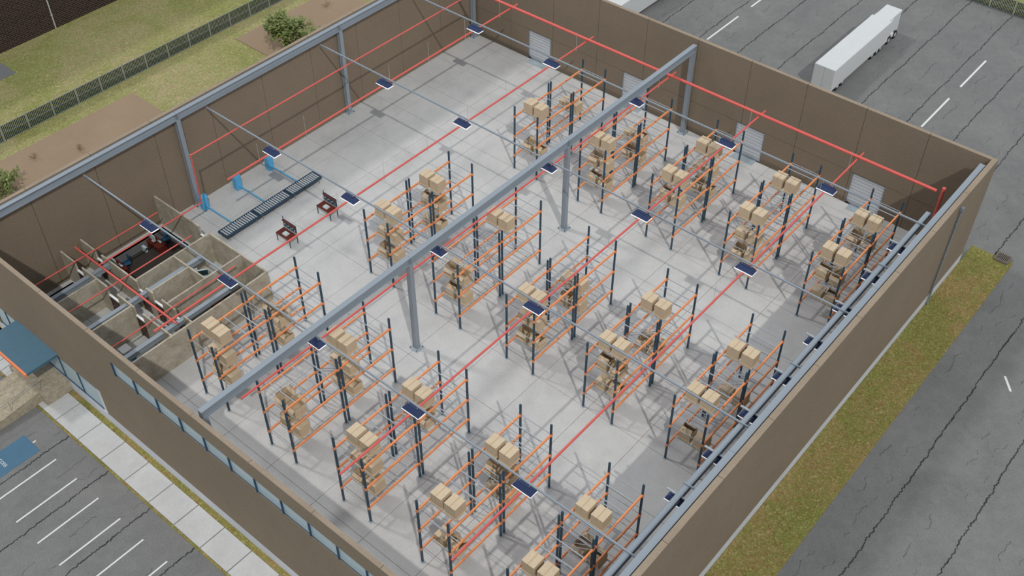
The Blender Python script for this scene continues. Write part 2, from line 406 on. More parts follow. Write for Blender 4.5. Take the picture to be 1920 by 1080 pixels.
# ---- dock doors
dn = 0
rib = MB().extrude_x([(0, 0), (0, 0.285), (-0.03, 0.265), (-0.03, 0.03)], 0, 1)
for a, b in DOORS:
    dn += 1
    w = b-a
    f = MB().box(34.22, 34.30, a+0.02, b-0.02, 0, 3.0)
    d = struct('door_%d' % dn, f, 'dark', ['white ribbed dock door at the far left of back wall', 'second white dock door behind the centre girder',
               'white dock door right of the centre girder', 'white dock door nearest the right wall'][dn-1])
    me = MB()
    prof = [(34.215, 0), (34.215, 0.262), (34.165, 0.235), (34.165, 0.02)]
    n = 4
    me.add([(x, a+0.05, z) for x, z in prof]+[(x, b-0.05, z) for x, z in prof],
           [(0,1,2,3), (7,6,5,4), (0,4,5,1), (1,5,6,2), (2,6,7,3), (3,7,4,0)])
    sm_ = me.mesh('slat', M['door'])
    for k in range(10): link('slat', sm_, d, (0, 0, 0.02+k*0.296))
    j = MB().box(34.10, 34.22, a, a+0.07, 0, 3.0).box(34.10, 34.22, b-0.07, b, 0, 3.0).box(34.10, 34.22, a, b, 2.96, 3.02)
    obj('door_frame', j, 'gutter', d)
    obj('bumper', B(34.05, 34.17, b-0.25, b-0.07, 0.0, 0.10), 'dark', d)
    pl = obj('dock_plate', B(33.34, 34.18, (a+b)/2-1.02, (a+b)/2+1.02, -0.03, 0.015), 'plate')
    tag(pl, ['grey steel dock plate at the far left dock door', 'grey steel dock plate at dock door behind the girder',
             'grey steel dock plate at dock door right of girder', 'grey steel dock plate at the dock door nearest right wall'][dn-1], 'dock plate', 'dock plates at the doors')

# ---- clerestory windows
win = struct('window_1', MB().box(XF0+0.03, XF0+0.14, WY[-1], WY[0], 6.40, 6.44).box(XF0+0.03, XF0+0.14, WY[-1], WY[0], 7.63, 7.66), 'frame', 'long clerestory window strip high in front wall')
pm = B(XF0+0.06, XF0+0.075, -2.2, 0, 6.44, 7.63).mesh('pane', M['glass'])
mm = B(XF0-0.03, XF0+0.12, -0.04, 0.04, 6.40, 7.66).mesh('mullion', M['frame'])
for i, y in enumerate(WY):
    link('mullion', mm, win, (0, y, 0))
    if i < len(WY)-1: link('pane', pm, win, (0, y, 0))
# ---- storefront
sx = XF0+0.07
sf = struct('window_2', MB().box(sx-0.06, sx+0.06, SY[0], 24.5, 0.0, 0.10).box(sx-0.06, sx+0.06, SY[0], 24.5, 2.20, 2.30), 'frame', 'blue framed storefront glazing beside the canopy')
pm = B(sx-0.01, sx+0.01, 0, 2.2, 0.1, 2.22).mesh('pane', M['glass'])
mm = B(sx-0.06, sx+0.06, -0.05, 0.05, 0.1, 2.22).mesh('mullion', M['frame'])
for i, y in enumerate(SY[:6]):
    link('pane', pm, sf, (0, y, 0))
    if i: link('mullion', mm, sf, (0, y, 0))

# ---- office partitions (2.8 m high)
OH = 2.8; OT = 0.065
def off(axis, t, a, b, label):
    mb = B(t-OT, t+OT, a, b, 0, OH) if axis == 'x' else B(a, b, t-OT, t+OT, 0, OH)
    return struct('wall_office', mb, 'office', label)
off('y', 11.50, XF1, -3.32, 'beige office wall facing the racks')
off('x', -3.38, 11.565, 17.93, 'beige office end wall facing the warehouse, rack side')
off('x', -3.38, 19.22, YL0, 'beige office end wall facing the conveyor')
off('y', 18.0, -9.96, -3.45, 'beige wall between large office and small rooms')
off('y', 14.33, -9.96, -3.45, 'beige wall between dark-floored office and small rooms')
off('y', 16.2, -9.96, -6.76, 'beige wall between the two small rooms')
off('x', -6.69, 14.40, 17.93, 'short beige cross wall by the computer room')
for a, b, l in ((22.88, YL0, 'near the left wall'), (17.75, 22.1, 'along the large office'), (15.92, 16.72, 'stub between two doors'), (13.38, 14.92, 'by the dark-floored office'), (11.57, 12.45, 'next to the rack-side wall')):
    off('x', -10.03, a, b, 'beige corridor wall, far side, '+l)
for a, b, l in ((22.89, YL0, 'near the left wall'), (18.97, 22.02, 'beside the corner office'), (15.77, 17.74, 'between two front rooms'), (11.57, 14.77, 'beside the front storeroom')):
    off('x', -11.73, a, b, 'beige corridor wall, street side, '+l)
off('y', 20.2, XF1, -11.8, 'beige cross wall of the corner office')
off('y', 16.03, XF1, -11.8, 'beige cross wall between front rooms')
def office_door(n, x, a, b, label):
    d = struct('door_%d' % n, B(x-0.03, x+0.03, a+0.06, b-0.06, 0.02, 1.94), 'dkwood', label)
    obj('door_frame', MB().box(x-0.08, x+0.08, a, b, 1.94, 2.03), 'white', d)
    obj('door_jamb', MB().box(x-0.06, x+0.06, a, a+0.06, 0.02, 1.94).box(x-0.06, x+0.06, b-0.06, b, 0.02, 1.94), 'dkwood', d)
    obj('door_handle', MB().tube((x-0.1, b-0.16, 1.0), (x+0.1, b-0.16, 1.0), 0.025), 'plate', d)
n = 5
for x, a, b, l in ((-10.03, 22.1, 22.88, 'dark office door at the far end of corridor'), (-11.73, 22.02, 22.89, 'dark door of the corner office'),
                   (-11.73, 17.74, 18.97, 'dark door of the middle front room'), (-11.73, 14.77, 15.77, 'dark door of the front storeroom'),
                   (-10.03, 16.72, 17.75, 'dark corridor door beside the large office'), (-10.03, 14.92, 15.92, 'dark corridor door of a small room'),
                   (-10.03, 12.45, 13.38, 'dark corridor door of dark-floored office'), (-3.38, 17.93, 19.22, 'dark office door facing the conveyor')):
    office_door(n, x, a, b, l); n += 1

# ================================================================== STEEL FRAME
def ibeam(L, w, h, tf=0.05, tw=0.05):
    """I-section along x from 0 to L, top at z=0"""
    m = MB(); a, b = w/2, tw/2
    m.extrude_x([(-a, 0), (-a, -tf), (-b, -tf), (-b, -h+tf), (-a, -h+tf), (-a, -h), (a, -h), (a, -h+tf), (b, -h+tf), (b, -tf), (a, -tf), (a, 0)][::-1], 0, L)
    return m
def girder(name, label, x0, x1, y, top, w=0.38, h=0.62, rz=0):
    t = thing(name, label, 'beam', (x0, y, top), group='steel roof beams')
    L = x1-x0
    obj('web', B(0.01, L-0.01, -0.04, 0.04, -h+0.05, -0.05), 'steel', t)
    obj('top_flange', B(0, L, -w/2, w/2, -0.05, 0), 'steel', t)
    obj('bottom_flange', B(0, L, -w/2, w/2, -h, -h+0.05), 'steel', t)
    for xx in (0.02, L-0.05): obj('end_plate', B(xx, xx+0.03, -w/2, w/2, -h+0.05, -0.05), 'steel', t)
    return t
def column(label, x, y, top, w=0.36):
    t = thing('steel_column', label, 'column', (x, y, 0), group='steel columns')
    obj('shaft', MB().box(-w/2, w/2, -w/2, -w/2+0.04, 0.04, top).box(-w/2, w/2, w/2-0.04, w/2, 0.04, top).box(-w/2+0.03, w/2-0.03, -w/2+0.04, w/2-0.04, 0.04, top), 'steel', t)
    p = obj('base_plate', B(-0.4, 0.4, -0.4, 0.4, 0, 0.04) if y < 20 else B(-0.36, 0.36, -0.36, 0.22, 0, 0.04), 'plate', t)
    bm = MB().tube((0, 0, 0.04), (0, 0, 0.11), 0.035, 6).mesh('bolt', M['dark'])
    for i in (-1, 1):
        for j in (-1, 1): link('bolt', bm, p, (i*0.3, j*0.3 if y < 20 else (-0.27 if j < 0 else 0.16), 0))
CTOP = 8.70
for i, x in enumerate((-16.8, 0, 16.8, 33.55)):
    column(['steel column under girder end by the front wall', 'steel column between front and middle rack rows', 'steel column between middle and back rack rows', 'steel column of the centre girder at back wall'][i], x, 0, CTOP-0.62)
for i, x in enumerate((0, 16.8, 33.55)):
    column(['steel column at left wall beside the office', 'steel column halfway along left wall', 'steel column in the far left corner'][i], x, 24.46, 8.3)
for i, (a, b) in enumerate(((-16.99, -0.02), (0.0, 16.78), (16.8, 33.75))):
    girder('roof_girder', ['near third of the centre roof girder', 'middle third of the centre roof girder', 'far third of the centre roof girder'][i], a, b, 0, CTOP)
for i, (a, b) in enumerate(((-17.2, -0.02), (0.0, 16.78), (16.8, 33.95))):
    girder('roof_girder', ['steel beam along left wall above the office', 'steel beam along left wall, middle span', 'steel beam along left wall, far span'][i], a, b, 24.5, 8.9, 0.40)
for i, (a, b) in enumerate(((-17.2, -0.02), (0.0, 16.78), (16.8, 33.4))):
    girder('roof_girder', ['steel beam along right wall, near span', 'steel beam along right wall, middle span', 'steel beam along right wall, far span'][i], a, b, -24.6, 8.85, 0.40)
girder('edge_beam', 'lower steel beam beside the right wall beam', -17.2, 27.0, -23.70, 8.02, 0.33, 0.40)
# office duct beams
for y, x1, l in ((21.2, -10.1, 'corner office'), (16.72, -5.25, 'middle rooms'), (12.55, -5.35, 'dark-floored office')):
    t = thing('ceiling_beam', 'grey boxed beam crossing the '+l, 'beam', (-17.3, y, 2.15), group='office ceiling beams')
    L = x1+17.3
    obj('web', B(0, L, -0.13, 0.13, 0.02, 0.32), 'steel', t); obj('top_flange', B(0, L, -0.17, 0.17, 0.32, 0.36), 'steel', t)
    obj('bottom_flange', B(0, L, -0.17, 0.17, -0.02, 0.02), 'steel', t)

# ---- purlins and hanging lamps
PX = [-8.38, 2.62, 14.45, 25.4]; LY = [16.82, 8.41, 0.0, -8.41, -16.82]
PN = ['nearest the front wall', 'over the middle racks', 'behind the middle racks', 'near the back wall']
for i, x in enumerate(PX):
    for s_, (y0, y1) in enumerate(((-24.45, -0.22), (0.22, 24.3))):
        t = obj('purlin', B(x-0.05, x+0.05, y0, y1, 8.04, 8.14), 'steel')
        tag(t, 'grey steel purlin with lamps %s, %s of centre girder' % (PN[i], ('right', 'left')[s_]), 'purlin', 'steel purlins')
for k, x in enumerate((-2.9, 8.5, 19.9)):
    t = obj('purlin', B(x-0.05, x+0.05, -24.4, -23.45, 8.03, 8.13), 'steel')
    tag(t, 'short grey steel stub between the right beams, %s' % ('near', 'middle', 'far')[k], 'purlin', 'steel stubs at the right wall')

lm_hood = MB().frustum((0, 0), (0.315, 0.675), (0.15, 0.46), 0.06, 0.36).box(-0.10, 0.10, -0.38, 0.38, 0.36, 0.43).mesh('hood', M['navy'])
lm_lens = B(-0.318, 0.318, -0.68, 0.68, -0.02, 0.058).mesh('lens', M['lens'])
lm_rod = MB().tube((0, 0, 0.43), (0, 0, 0.66), 0.03, 6).mesh('hanger_rod', M['steel2'])
lm_rod2 = MB().tube((0, 0, 0.43), (0, 0, 0.52), 0.03, 6).mesh('hanger_rod', M['steel2'])
def lamp(label, x, y, z, short=False, group='hanging warehouse lamps'):
    t = thing('hanging_lamp', label, 'lamp', (x, y, z), group=group)
    link('hood', lm_hood, t); link('lens', lm_lens, t)
    for s_ in (-0.35, 0.35): link('hanger_rod', lm_rod2 if short else lm_rod, t, (0, s_, 0))
    return t
for i, x in enumerate(PX):
    for j, y in enumerate(LY):
        if i == 1 and j == 4: continue
        lamp('navy hanging lamp, %s from left wall, on purlin %s' % (ORD[j], PN[i]), x, y, 7.38)
for k, x in enumerate((22.8, 19.05, 15.2, 11.45, 7.66, 3.87, 0.07, -3.65)):
    t = lamp('navy lamp under right wall beam, %s from the far end' % ORD[k], x, -23.65, 7.30, True, 'lamps along the right wall')
    obj('mounting_bar', B(-0.06, 0.06, -0.95, 0.75, 0.52, 0.60), 'steel2', t)

# ---- sprinkler pipes
def pipe(name, label, pts, r, rods=(), group='red sprinkler pipes', axis='x'):
    t = thing(name, label, 'pipe', pts[0], group=group)
    p0 = Vector(pts[0])
    for a, b in zip(pts, pts[1:]): obj('pipe_run', MB().tube(Vector(a)-p0, Vector(b)-p0, r, 10), 'red', t)
    for p in pts[1:-1]: obj('elbow', MB().tube(Vector(p)-p0-Vector((0, 0, r*1.3)), Vector(p)-p0+Vector((0, 0, r*1.3)), r*1.15, 10), 'red', t)
    if rods:
        rm = MB().tube((0, 0, -r-0.08), (0, 0, 1.5), 0.013, 5).mesh('hanger_rod', M['pipe'])
        sm = MB().tube((0, 0, -r-0.16), (0, 0, -r), 0.03, 6, 0.02).mesh('sprinkler_head', M['pc'])
        for q in rods:
            d = (q-p0.x, 0, 0) if axis == 'x' else (0, q-p0.y, 0)
            link('hanger_rod', rm, t, d); link('sprinkler_head', sm, t, d)
    return t
ZP = 7.2
BL = ['nearest the right wall', 'over the right-hand racks', 'beside the centre girder', 'left of the centre girder', 'nearest the left wall']
for i, y in enumerate((-16.74, -8.33, 0.10, 8.55, 17.02)):
    x0 = -14.2 if i < 4 else -1.47
    pipe('sprinkler_pipe', 'long red sprinkler branch pipe '+BL[i], [(x0, y, ZP), (31.3, y, ZP)], 0.075, [1.6+4.55*k for k in range(0, 7)])
pipe('sprinkler_main', 'thick red sprinkler main along back wall', [(30.36, -22.9, ZP+0.21), (30.36, 24.4, ZP+0.21)], 0.12)
pipe('sprinkler_riser', 'thick red vertical riser at the far right corner', [(30.75, -23.25, 0.0), (30.75, -23.25, 7.6)], 0.13)
pipe('sprinkler_pipe', 'red pipe along left wall dropping down into the office', [(30.2, 21.06, 7.48), (-1.55, 21.06, 7.48), (-1.65, 21.06, 3.0), (-10.85, 21.06, 3.0)], 0.06)
pipe('sprinkler_pipe', 'thick red office pipe over the corridor', [(-10.98, 23.8, 3.20), (-10.98, 11.85, 3.20)], 0.085)
for y, l in ((22.65, 'nearest the left wall'), (18.5, 'over the large office'), (13.45, 'over the dark-floored office')):
    pipe('sprinkler_pipe', 'thin red office branch pipe '+l, [(XF1+0.02, y, 3.05), (-4.6, y, 3.05)], 0.05)

# ================================================================== RACKS
L_, D_ = 4.35, 2.374
LEV = [1.40, 3.33, 5.27]
def me_upright():
    m = MB().box(-0.058, 0.058, -0.055, -0.037, 0.02, 6.25).box(-0.058, 0.058, 0.037, 0.055, 0.02, 6.25).box(-0.058, -0.04, -0.037, 0.037, 0.02, 6.25).box(-0.04, 0.048, -0.037, 0.037, 0.02, 6.22)
    return m.mesh('upright', M['slate'])
bp = [(-.055, -.06), (-.055, .06), (-.03, .085), (.03, .085), (.055, .06), (.055, -.06), (.03, -.085), (-.03, -.085)]
R_up = me_upright()
R_foot = MB().box(-0.13, 0.13, -0.12, 0.12, 0, 0.025).box(-0.07, 0.07, -0.06, 0.06, 0.025, 0.05).mesh('foot_plate', M['plate'])
R_beam = MB().extrude_x(bp, 0.06, L_-0.06).mesh('beam', M['orange'])
R_con = MB().box(-0.085, 0.085, -0.075, 0.075, -0.11, 0.09).mesh('beam_connector', M['orange'])
R_bar = B(-0.03, 0.03, -D_+0.03, -0.03, 0.045, 0.088).mesh('support_bar', M['steel2'])
R_h = B(-0.018, 0.018, -D_+0.04, -0.04, -0.02, 0.02).mesh('frame_tie', M['steel2'])
def diag(z0, z1, flip):
    a, b = ((0, -0.04, z0), (0, -D_+0.04, z1)) if not flip else ((0, -D_+0.04, z0), (0, -0.04, z1))
    return MB().bar(a, b, 0.035, 0.035).mesh('diagonal_brace', M['steel2'])
R_d = [diag(3.45, 5.15, False)]
ROWX = [-12.26, 3.34, 20.16]; RACKY = [7.95, 1.23, -5.52, -12.26, -18.90]
ROWN = ['front-row', 'middle-row', 'back-row']
def rack(x, y, label, group, bay):
    t = thing('pallet_rack', label, 'rack', (x, y, 0), group=group)
    for fx in (0.0, L_):
        for fy in (0.0, -D_):
            u = link('upright', R_up, t, (fx, fy, 0)); link('foot_plate', R_foot, u)
        for z in (1.46, 3.39, 5.33): link('frame_tie', R_h, t, (fx, 0, z))
        if (fx > 0) == (bay == 0):
            for d in R_d: link('diagonal_brace', d, t, (fx, 0, 0))
    for z in LEV:
        for fy in (0.0, -D_):
            b = link('beam', R_beam, t, (0, fy, z))
            for fx in (0.0, L_): link('beam_connector', R_con, b, (fx, 0, 0))
        for k in range(4): link('support_bar', R_bar, t, (L_*(0.19+0.21*k), 0, z))
    return t

# ---- pallets and boxes
def me_pallet():
    m = MB()
    for k in range(5): m.box(-0.465, 0.465, -0.445+k*0.18, -0.445+k*0.18+0.165, 0.10, 0.125)
    for k in (-0.46, -0.05, 0.36): m.box(k, k+0.10, -0.435, 0.435, 0.03, 0.10)
    for k in (-0.435, -0.08, 0.275): m.box(-0.465, 0.465, k, k+0.16, 0.0, 0.03)
    return m.mesh('pallet', M['wood'])
P_me = me_pallet()
def flap(x0, x1, y0, y1, ang, axis):
    """thin flap hinged on one top edge"""
    m = MB(); c, s_ = math.cos(ang), math.sin(ang)
    return c, s_
def closed(w, d, h): return MB().box(-w, w, -d, d, 0, h).mesh('cardboard_box', M['card'])
def tape_me(w, h, d): return MB().box(-w-0.004, w+0.004, -0.03, 0.03, h, h+0.006).box(w, w+0.006, -0.03, 0.03, h-0.2, h).box(-w-0.006, -w, -0.03, 0.03, h-0.2, h).mesh('tape', M['tape'])
def lid_me(w, h, d, y0, y1): return B(-w-0.006, w+0.006, y0, y1, h, h+0.008).mesh('top_flap', M['card'])
def open_me(w, d, h):
    t = 0.012
    return MB().box(-w, w, -d, -d+t, 0, h).box(-w, w, d-t, d, 0, h).box(-w, -w+t, -d+t, d-t, 0, h).box(w-t, w, -d+t, d-t, 0, h).box(-w+t, w-t, -d+t, d-t, 0, 0.02).mesh('cardboard_box', M['card'])
def flap_me(edge, w, d, h, ang, ln):
    m = MB(); c, s_ = math.cos(ang)*ln, math.sin(ang)*ln
    if edge == 'x+': p = [(w, -d, h), (w, d, h), (w+c, d-0.03, h+s_), (w+c, -d+0.03, h+s_)]
    if edge == 'x-': p = [(-w, d, h), (-w, -d, h), (-w-c, -d+0.03, h+s_), (-w-c, d-0.03, h+s_)]
    if edge == 'y+': p = [(w, d, h), (-w, d, h), (-w+0.03, d+c, h+s_), (w-0.03, d+c, h+s_)]
    if edge == 'y-': p = [(-w, -d, h), (w, -d, h), (w-0.03, -d-c, h+s_), (-w+0.03, -d-c, h+s_)]
    q = [(a, b, z+0.012) for a, b, z in p]
    m.add(p+q, [(3,2,1,0), (4,5,6,7), (0,1,5,4), (1,2,6,5), (2,3,7,6), (3,0,4,7)])
    return m.mesh('flap', M['card'])
BW, BD, BH = 0.44, 0.415, 0.83
C_big = closed(BW, BD, BH); T_big = tape_me(BW, BH, BD)
C_mid = closed(0.43, 0.41, 0.74); T_mid = tape_me(0.43, 0.74, 0.41)
C_sml = closed(0.41, 0.198, 0.58); T_sml = MB().box(-0.03, 0.03, -0.202, 0.202, 0.58, 0.586).mesh('tape', M['tape'])
O_a = open_me(0.43, 0.40, 0.68)
FLS = {k: flap_me(k, 0.43, 0.40, 0.68, a, 0.28) for k, a in (('x+', R(55)), ('x-', R(-50)), ('y+', R(105)), ('y-', R(-84)))}
O_b = open_me(0.43, 0.40, 0.64)
FLB = {k: flap_me(k, 0.43, 0.40, 0.64, a, 0.34) for k, a in (('x+', R(150)), ('x-', R(140)), ('y+', R(98)), ('y-', R(-82)))}
SIDE = ['left', 'right']; LEVN = ['bottom', 'middle', 'top']; BAY = ['near', 'far']
def box_thing(kind, me, loc, where, extra, rz=0.0):
    """a cardboard box thing = body mesh with tape / flaps as parts"""
    b = link('cardboard_box', me, None, loc, rz)
    tag(b, '%s box%s %s' % (kind, '' if kind.startswith('small') else ',', where), 'box', 'cardboard boxes on the racks')
    for nm, e in extra: link(nm, e, b)
    return b
def load(x, y, z, style, where):
    """two pallets side by side across the rack, each with its box(es)"""
    for s_ in (0, 1):
        yy = y+(0.53 if s_ == 0 else -0.53)
        w = '%s of pair, %s' % (SIDE[s_], where); ws = 'half of %s pallet, %s' % (SIDE[s_], where)
        tag(link('pallet', P_me, None, (x, yy, z)), 'wooden pallet, '+w, 'pallet', 'pallets on the racks')
        zz = z+0.126
        if style == 'big': box_thing('closed', C_big, (x, yy, zz), w, [('tape', T_big)])
        else:
            k = style[s_]
            if k == 'c': box_thing('lower', C_mid, (x, yy, zz), w, [('tape', T_mid)], rnd.uniform(-.05, .05))
            elif k == 'o': box_thing('open', O_a, (x, yy, zz), w, [('flap', FLS[e]) for e in FLS], rnd.uniform(-.06, .06))
            elif k == 'b': box_thing('half-open', O_b, (x, yy, zz), w, [('flap', FLB[e]) for e in FLB], rnd.uniform(-.06, .06))
            elif k == 's':
                box_thing('small', C_sml, (x, yy+0.205, zz), 'left '+ws, [('tape', T_sml)], rnd.uniform(-.008, .008))
                box_thing('small', C_sml, (x, yy-0.205, zz), 'right '+ws, [('tape', T_sml)], rnd.uniform(-.008, .008))
LOADS = [  # (near bay levels, far bay levels) per rack, row by row
    [((3, 2, 1), (2, 1)), ((2, 1), (3, 2, 1)), ((3, 2, 1), (3, 2)), ((3, 1), (3, 2, 1)), ((3, 1), (3, 1))],
    [((3, 2, 1), (3, 2, 1)), ((2, 1), (3,)), ((3, 2, 1), (2, 1)), ((3, 2, 1), (3, 1)), ((3, 1), (3, 1))],
    [((3, 1), (2,)), ((3, 2, 1), (2, 1)), ((3, 2), (3, 2, 1)), ((3, 2, 1), (3,)), ((3, 2, 1), (3, 2))]]
STY = ['sc', 'oc', 'bo', 'sb', 'oo', 'bc', 'sc', 'ob']
si = 0
for r_ in range(3):
    for j in range(5):
        for e in range(2):
            x = ROWX[r_]+e*(L_+0.29); y = RACKY[j]
            nm = '%s bay, %s %s rack from office' % (BAY[e], ORD[j], ROWN[r_])
            rack(x, y, 'slate and orange pallet rack, '+nm, 'pallet racks', e)
            for lv in LOADS[r_][j][e]:
                if lv == 3: sty = 'big'
                else: sty = STY[si % len(STY)]; si += 1
                load(x+1.28, y-D_/2, LEV[lv-1]+0.093, sty, '%s shelf, %s' % (LEVN[lv-1], nm))

# ================================================================== CONVEYOR, MACHINES, BENCHES
for k, (a, b) in enumerate(((-1.5, 1.84), (1.88, 5.22), (5.26, 8.45))):
    t = thing('roller_conveyor', 'slate roller conveyor section, %s' % ('nearest the office', 'the middle one', 'farthest from the office')[k], 'conveyor', (a, 19.45, 0), group='roller conveyor sections')
    L = b-a
    for s_ in (-1, 1): obj('side_rail', B(0, L, s_*0.5-0.045, s_*0.5+0.045, 0.40, 0.60), 'conv', t)
    obj('pan', B(0.02, L-0.02, -0.455, 0.455, 0.42, 0.46), 'conv', t)
    obj('end_bar', MB().box(0, 0.1, -0.455, 0.455, 0.46, 0.585).box(L-0.1, L, -0.455, 0.455, 0.46, 0.585), 'conv', t)
    rm = MB().tube((0, -0.44, 0.555), (0, 0.44, 0.545), 0.07, 8).mesh('roller', M['roller'])
    n = 14
    for i in range(n): link('roller', rm, t, (0.22+i*(L-0.44)/(n-1), 0, 0))
    lg = MB().box(-0.025, 0.025, -0.025, 0.025, 0, 0.40).mesh('leg', M['rail'])
    for x in (0.3, L-0.3):
        for yy in (-0.47, 0.47): link('leg', lg, t, (x, yy, 0))
for k, x in enumerate((0.0, 3.38, 6.8)):
    t = thing('control_cabinet', 'bright blue machine cabinet with arm, %s' % ('nearest the office', 'the middle one', 'farthest from the office')[k], 'machine', (x, 23.5, 0), group='blue cabinets at the conveyor')
    body = MB().extrude_z([(-0.28, -0.24), (0.20, -0.24), (0.32, -0.10), (0.32, 0.30), (-0.28, 0.30)], 0.08, 1.30)
    obj('cabinet_body', body, 'blue', t)
    obj('cabinet_base', B(-0.24, 0.28, -0.18, 0.26, 0, 0.08), 'blue', t)
    obj('cabinet_door', B(-0.30, -0.28, -0.20, 0.26, 0.14, 1.24), 'blue', t)
    obj('arm', MB().bar((-0.05, -0.22, 0.48), (-0.05, -3.5, 0.50), 0.10, 0.07), 'blue', t)
    obj('arm_bracket', B(-0.13, 0.03, -0.32, -0.22, 0.40, 0.58), 'blue', t)
for k, x in enumerate((1.62, 5.86)):
    t = thing('workbench', 'dark red workbench with upright tool panel, %s office' % ('nearer the', 'farther from the')[k], 'workbench', (x, 15.44, 0), group='workbenches by the conveyor')
    obj('bench_top', B(-0.44, 0.44, -0.80, 0.80, 0.76, 0.82), 'mahog', t)
    lg = B(-0.03, 0.03, -0.03, 0.03, 0, 0.76).mesh('leg', M['bench'])
    for i in (-0.38, 0.38):
        for j in (-0.74, 0.74): link('leg', lg, t, (i, j, 0))
    obj('apron', B(-0.36, 0.36, -0.74, 0.74, 0.66, 0.76), 'pc', t)
    p = obj('back_panel', B(0.40, 0.44, -0.76, 0.76, 0.98, 1.72), 'bench', t)
    obj('panel_strip', B(0.40, 0.44, -0.76, 0.76, 0.82, 0.98), 'pc', t)
    obj('shelf', B(0.26, 0.44, -0.72, 0.72, 1.62, 1.66), 'mahog', t)
    pl = B(-0.03, 0.0, -0.05, 0.05, -0.05, 0.05).mesh('tool_hook', M['pc'])
    for i in range(6): link('tool_hook', pl, p, (0.40, -0.55+i*0.22, 1.15+0.12*(i % 2)))
    obj('panel_post', MB().box(0.40, 0.44, 0.70, 0.74, 1.72, 1.95), 'bench', t)
    s_ = thing('scale', 'small pale weighing scale on the workbench %s office' % ('nearer the', 'farther from the')[k], 'scale', (x-0.05, 15.46, 0.824), group='scales on the workbenches')
    obj('scale_body', MB().frustum((0, 0), (0.20, 0.24), (0.17, 0.21), 0, 0.10), 'offwhite', s_)
    obj('weighing_plate', B(-0.15, 0.15, -0.19, 0.19, 0.10, 0.125), 'pc', s_)

# ================================================================== OFFICE FURNITURE
def desk(label, x, y, z, rz):
    t = thing('office_desk', label, 'desk', (x, y, z), rz, 'office desks')
    obj('desk_top', B(-0.8, 0.8, -0.4, 0.4, 0.70, 0.75), 'mahog', t)
    for s_ in (-1, 1): obj('side_panel', B(s_*0.77-0.025, s_*0.77+0.025, -0.38, 0.38, 0, 0.70), 'mahog', t)
    obj('modesty_panel', B(-0.74, 0.74, 0.30, 0.33, 0.15, 0.70), 'mahog', t)
    p = obj('drawer_unit', B(0.33, 0.74, -0.36, 0.28, 0.05, 0.69), 'mahog', t)
    for k in range(3): obj('drawer_handle', B(0.45, 0.62, -0.39, -0.36, 0.16+k*0.2, 0.19+k*0.2), 'plate', p)
def chair(label, x, y, z, rz):
    t = thing('office_chair', label, 'chair', (x, y, z), rz, 'blue office chairs')
    obj('seat', MB().frustum((0, 0), (0.27, 0.27), (0.25, 0.25), 0.42, 0.52), 'chairblue', t)
    obj('backrest', MB().extrude_z([(-0.25, -0.22), (-0.18, -0.30), (0.18, -0.30), (0.25, -0.22), (0.20, -0.24), (0.0, -0.265), (-0.20, -0.24)], 0.58, 1.10), 'chairblue', t)
    obj('back_post', MB().tube((0, -0.24, 0.44), (0, -0.27, 0.7), 0.03), 'dark', t)
    obj('gas_column', MB().tube((0, 0, 0.1), (0, 0, 0.42), 0.035), 'dark', t)
    for k in range(5):
        a = 2*PI*k/5
        l = obj('leg', MB().bar((0, 0, 0.11), (0.28*math.cos(a), 0.28*math.sin(a), 0.08), 0.05, 0.04), 'dark', t)
        obj('caster', MB().tube((0.28*math.cos(a), 0.28*math.sin(a)-0.02, 0.04), (0.28*math.cos(a), 0.28*math.sin(a)+0.02, 0.04), 0.04, 8), 'dark', l)
def monitor(label, x, y, z, rz, s=1.0, mat='pc'):
    t = thing('monitor', label, 'monitor', (x, y, z), rz, 'office monitors')
    obj('stand_foot', B(-0.12*s, 0.12*s, -0.09*s, 0.09*s, 0, 0.02), mat, t)
    obj('stand_neck', B(-0.03*s, 0.03*s, 0.03*s, 0.06*s, 0.02, 0.22*s), mat, t)
    b = obj('bezel', B(-0.28*s, 0.28*s, -0.02*s, 0.05*s, 0.12*s, 0.52*s), mat, t)
    obj('screen', B(-0.25*s, 0.25*s, -0.026*s, -0.02*s, 0.16*s, 0.49*s), 'screen', b)
def keyboard(label, x, y, z, rz):
    t = thing('keyboard', label, 'keyboard', (x, y, z), rz, 'keyboards')
    obj('key_base', B(-0.22, 0.22, -0.08, 0.08, 0, 0.02), 'offwhite', t); obj('key_block', B(-0.20, 0.20, -0.06, 0.06, 0.02, 0.035), 'pc', t)
def tower(label, x, y, z, rz, mat='pc'):
    t = thing('computer_tower', label, 'computer', (x, y, z), rz, 'computer towers')
    obj('case', B(-0.11, 0.11, -0.24, 0.24, 0.02, 0.46), mat, t); obj('drive_bay', B(-0.08, 0.08, -0.255, -0.24, 0.30, 0.42), 'screen', t)
    obj('feet', MB().box(-0.1, 0.1, -0.2, -0.16, 0, 0.02).box(-0.1, 0.1, 0.16, 0.2, 0, 0.02), 'dark', t)
ZG = G+0.02
desk('dark red desk at far end of the large office', -4.95, 23.45, ZG, R(90))
chair('blue office chair at far end of the large office', -4.12, 23.55, ZG, R(100))
monitor('pale monitor on far desk of the large office', -5.0, 23.75, ZG+0.752, R(90), 1.2)
keyboard('pale keyboard on far desk of the large office', -4.75, 23.3, ZG+0.752, R(90))
tower('pale computer tower beside far desk of the large office', -5.75, 24.05, ZG, 0)
desk('dark red desk at corridor end of the large office', -8.55, 23.45, ZG, R(90))
chair('blue office chair at corridor end of the large office', -7.75, 23.55, ZG, R(80))
monitor('pale monitor on corridor desk of the large office', -8.6, 23.75, ZG+0.752, R(90), 1.2)
keyboard('pale keyboard on corridor desk of the large office', -8.35, 23.35, ZG+0.752, R(90))
desk('dark red desk in the corner office', -14.1, 23.45, ZG, R(90))
chair('blue office chair in the corner office', -13.2, 23.5, ZG, R(80))
